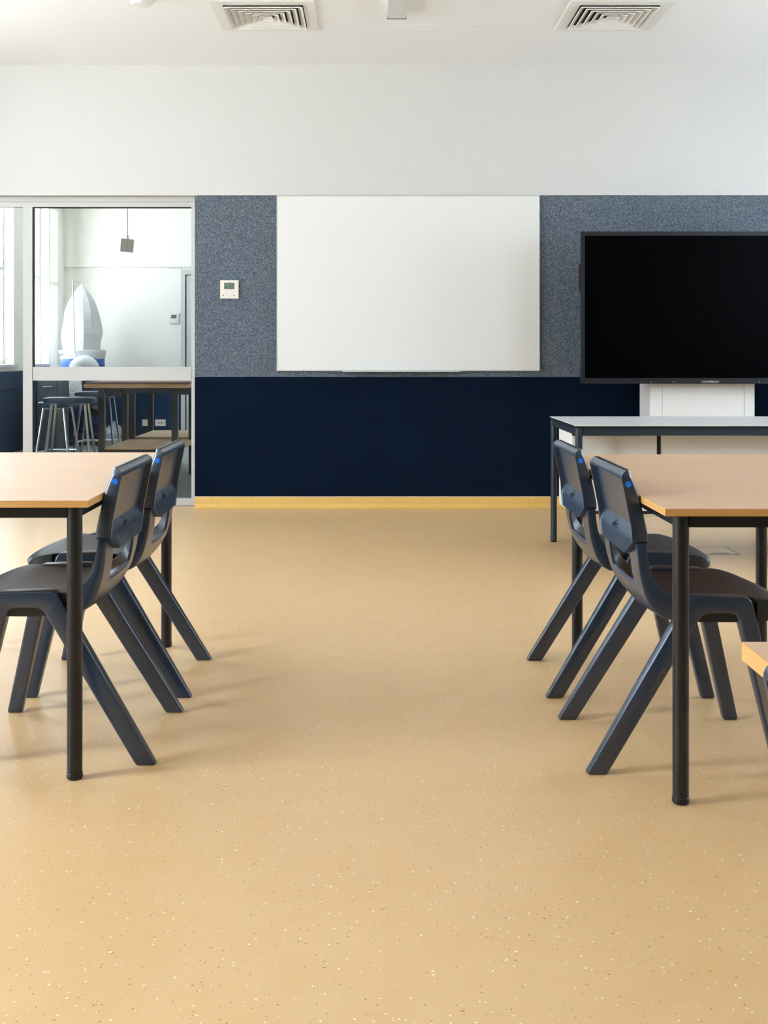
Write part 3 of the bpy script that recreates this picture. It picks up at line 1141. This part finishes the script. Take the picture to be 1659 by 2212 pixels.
dr = lathe('drum', [(.266, .885), (.270, .89), (.268, .92), (.268, 1.05), (.262, 1.055)], M_blue, dx, 40)
tl = text_part('lettering', 'ca', .075, (.195, -.196, 1.012), (PI / 2, 0, .78), M_print, dr, .001)
tl = text_part('lettering', 'i', .06, (-.082, -.262, .985), (PI / 2, 0, -.3), M_print, dr, .001)
pb = lathe('collection_bag', [(.12, .20), (.22, .24), (.25, .34), (.255, .5), (.26, .7), (.262, .885)], M_dblue, dx, 30, fn=lambda a, z: 1 + .03 * math.sin(6 * a + 12 * z))
for a_ in (.6, 2.2, 3.9, 5.3):
    x, y = .25 * math.cos(a_), .25 * math.sin(a_)
    tube('strut', [(x, y, .12), (x * 1.06, y * 1.06, .90)], .014, M_black, dx, 8)
box('base_plate', -.30, .42, -.42, .28, .07, .11, M_dblue, dx, bev=.006)
for (x, y) in [(-.25, -.37), (.37, -.37), (-.25, .23), (.37, .23)]:
    w = tube('castor', [(x - .012, y, .035), (x + .012, y, .035)], .034, M_black, dx, 14)
    tube('castor_stem', [(x, y, .04), (x, y, .075)], .01, M_steel, w, 8)
# motor and fan housing in front
tube('motor', [(-.20, -.36, .40), (.00, -.36, .40)], .105, M_black, dx, 20)
box('motor_box', -.235, -.055, -.47, -.37, .42, .535, M_steel, dx, bev=.008)
box('warning_label', -.20, -.07, -.474, -.4695, .44, .475, M_yel, dx)
box('warning_label', -.19, -.08, -.474, -.4695, .4755, .505, M_red, dx)
tube('motor_handle', arc_path([(-.22, -.42, .53), (-.20, -.42, .575), (-.08, -.42, .575), (-.06, -.42, .53)], .02), .007, M_black, dx, 8)
tube('fan_housing', [(.03, -.34, .40), (.17, -.34, .40)], .22, M_dblue, dx, 28)
tube('inlet', [(.17, -.34, .42), (.29, -.34, .42)], .07, M_black, dx, 18)
# corrugated hose rising to the drum
path = [Vector((.03, -.41, .50)), Vector((.02, -.43, .70)), Vector((.02, -.43, .88))]
for k in range(11):
    t_ = PI * (1 - k / 10)
    path.append(Vector((.11 + .09 * math.cos(t_), -.43 + .15 * (k / 10) ** 1.5, .915 + .09 * math.sin(t_))))
path.append(Vector((.20, -.25, .88)))
dense = []
for p, q in zip(path, path[1:]):
    m = max(1, int((q - p).length / .009))
    for k in range(m): dense.append(p.lerp(q, k / m))
dense.append(path[-1])
rr = [.074 + (.006 if k % 3 == 0 else 0) for k in range(len(dense))]
bm = bmesh.new()
add_tube(bm, dense, rr, 18)
hz = from_bm('hose', bm, M_hose, dx, angle=70)
hz['label'] = 'white corrugated hose'
tube('support_rod', [(-.005, -.395, .11), (.010, -.395, .80), (.008, -.395, 1.0), (-.030, -.36, 1.985)], .0085, M_bag, dx, 10)
tube('bag_cord', [(-.030, -.36, 1.98), (-.02, -.2, 1.972), (-.008, 0, 1.962)], .0022, M_bag, dx, 6)
cl = tube('rod_clamp', [(-.02, -.395, .965), (.04, -.395, .965)], .02, M_steel, dx, 10)

pbag = lathe('plastic_bag', [(.05, .002), (.13, .03), (.17, .09), (.15, .16), (.09, .22), (.03, .27), (.012, .30)], M_plasticbag, None, 22, fn=lambda a, z: 1 + .12 * math.sin(5 * a + 20 * z) + .06 * math.sin(9 * a), angle=15)
pbag.location = (-3.04, 13.75, 0)
props(pbag, 'crumpled clear plastic bag on floor beside the extractor', 'bag')

# --- grey drawer cabinet by the workshop windows
cbn = empty('drawer_cabinet', (-3.62, 13.0, 0))
props(cbn, 'dark grey drawer cabinet under the workshop window', 'cabinet')
box('body', -.12, .105, .0, .5, .03, .80, M_cab, cbn)
box('plinth', -.11, .095, .02, .48, .0005, .03, M_black, cbn)
for k, (z0, z1) in enumerate([(.04, .54), (.548, .79)]):
    d = box('drawer', -.115, .10, -.016, -.0005, z0, z1, M_cab, cbn, bev=.003)
    tube('handle', arc_path([(-.05, -.016, z1 - .06), (-.05, -.04, z1 - .06), (.05, -.04, z1 - .06), (.05, -.016, z1 - .06)], .012), .005, M_steel, d, 8)

# --- power points on the navy dado
for (cx, holes, lab) in [(-2.905, 0, 'white blank wall plate on navy dado behind the benches'), (-2.736, 2, 'white double power point on navy dado behind the benches')]:
    e = empty('power_point', (cx, BACK_Y - .0125, .20))
    props(e, lab, 'power point', 'white wall plates')
    box('plate', -.067, .067, -.010, -.0002, -.042, .042, M_thermo, e, bev=.006)
    for k in range(holes):
        disc_part('socket', (-.018 + .036 * k, -.010, -.002), (0, -1, 0), .009, .001, M_gap, e, 14)
    if not holes:
        box('switch', -.02, .02, -.0125, -.010, -.012, .012, M_thermo, e, bev=.001)

# --- hanging grey box on a cord
pn = empty('pendant_outlet', (-2.52, 12.0, 2.22))
props(pn, 'small grey box hanging on a cord in the workshop', 'pendant')
b_ = box('outlet_box', -.064, .064, -.05, .05, -.066, .066, M_pend, pn, bev=.005)
b_.rotation_euler = (0, math.radians(5), math.radians(8))
box('seam', -.0015, .0015, -.0512, -.049, -.066, .066, M_mark, b_)
tube('gland', [(.004, 0, .064), (.002, 0, .105)], .012, M_pend, pn, 10)
tube('cord', [(.002, 0, .10), (-.001, 0, .5), (0, 0, CEIL - 2.22)], .0055, M_pend, pn, 8)

# --- blind chain hanging in the workshop window
ch = tube('blind_chain', arc_path([(-3.93, 12.45, CEIL - .001), (-3.93, 12.45, 1.05), (-3.895, 12.48, 1.02), (-3.895, 12.48, CEIL - .001)], .03), .0045, M_pend, None, 6)
props(ch, 'thin looped blind chain hanging in the workshop window', 'blind chain')
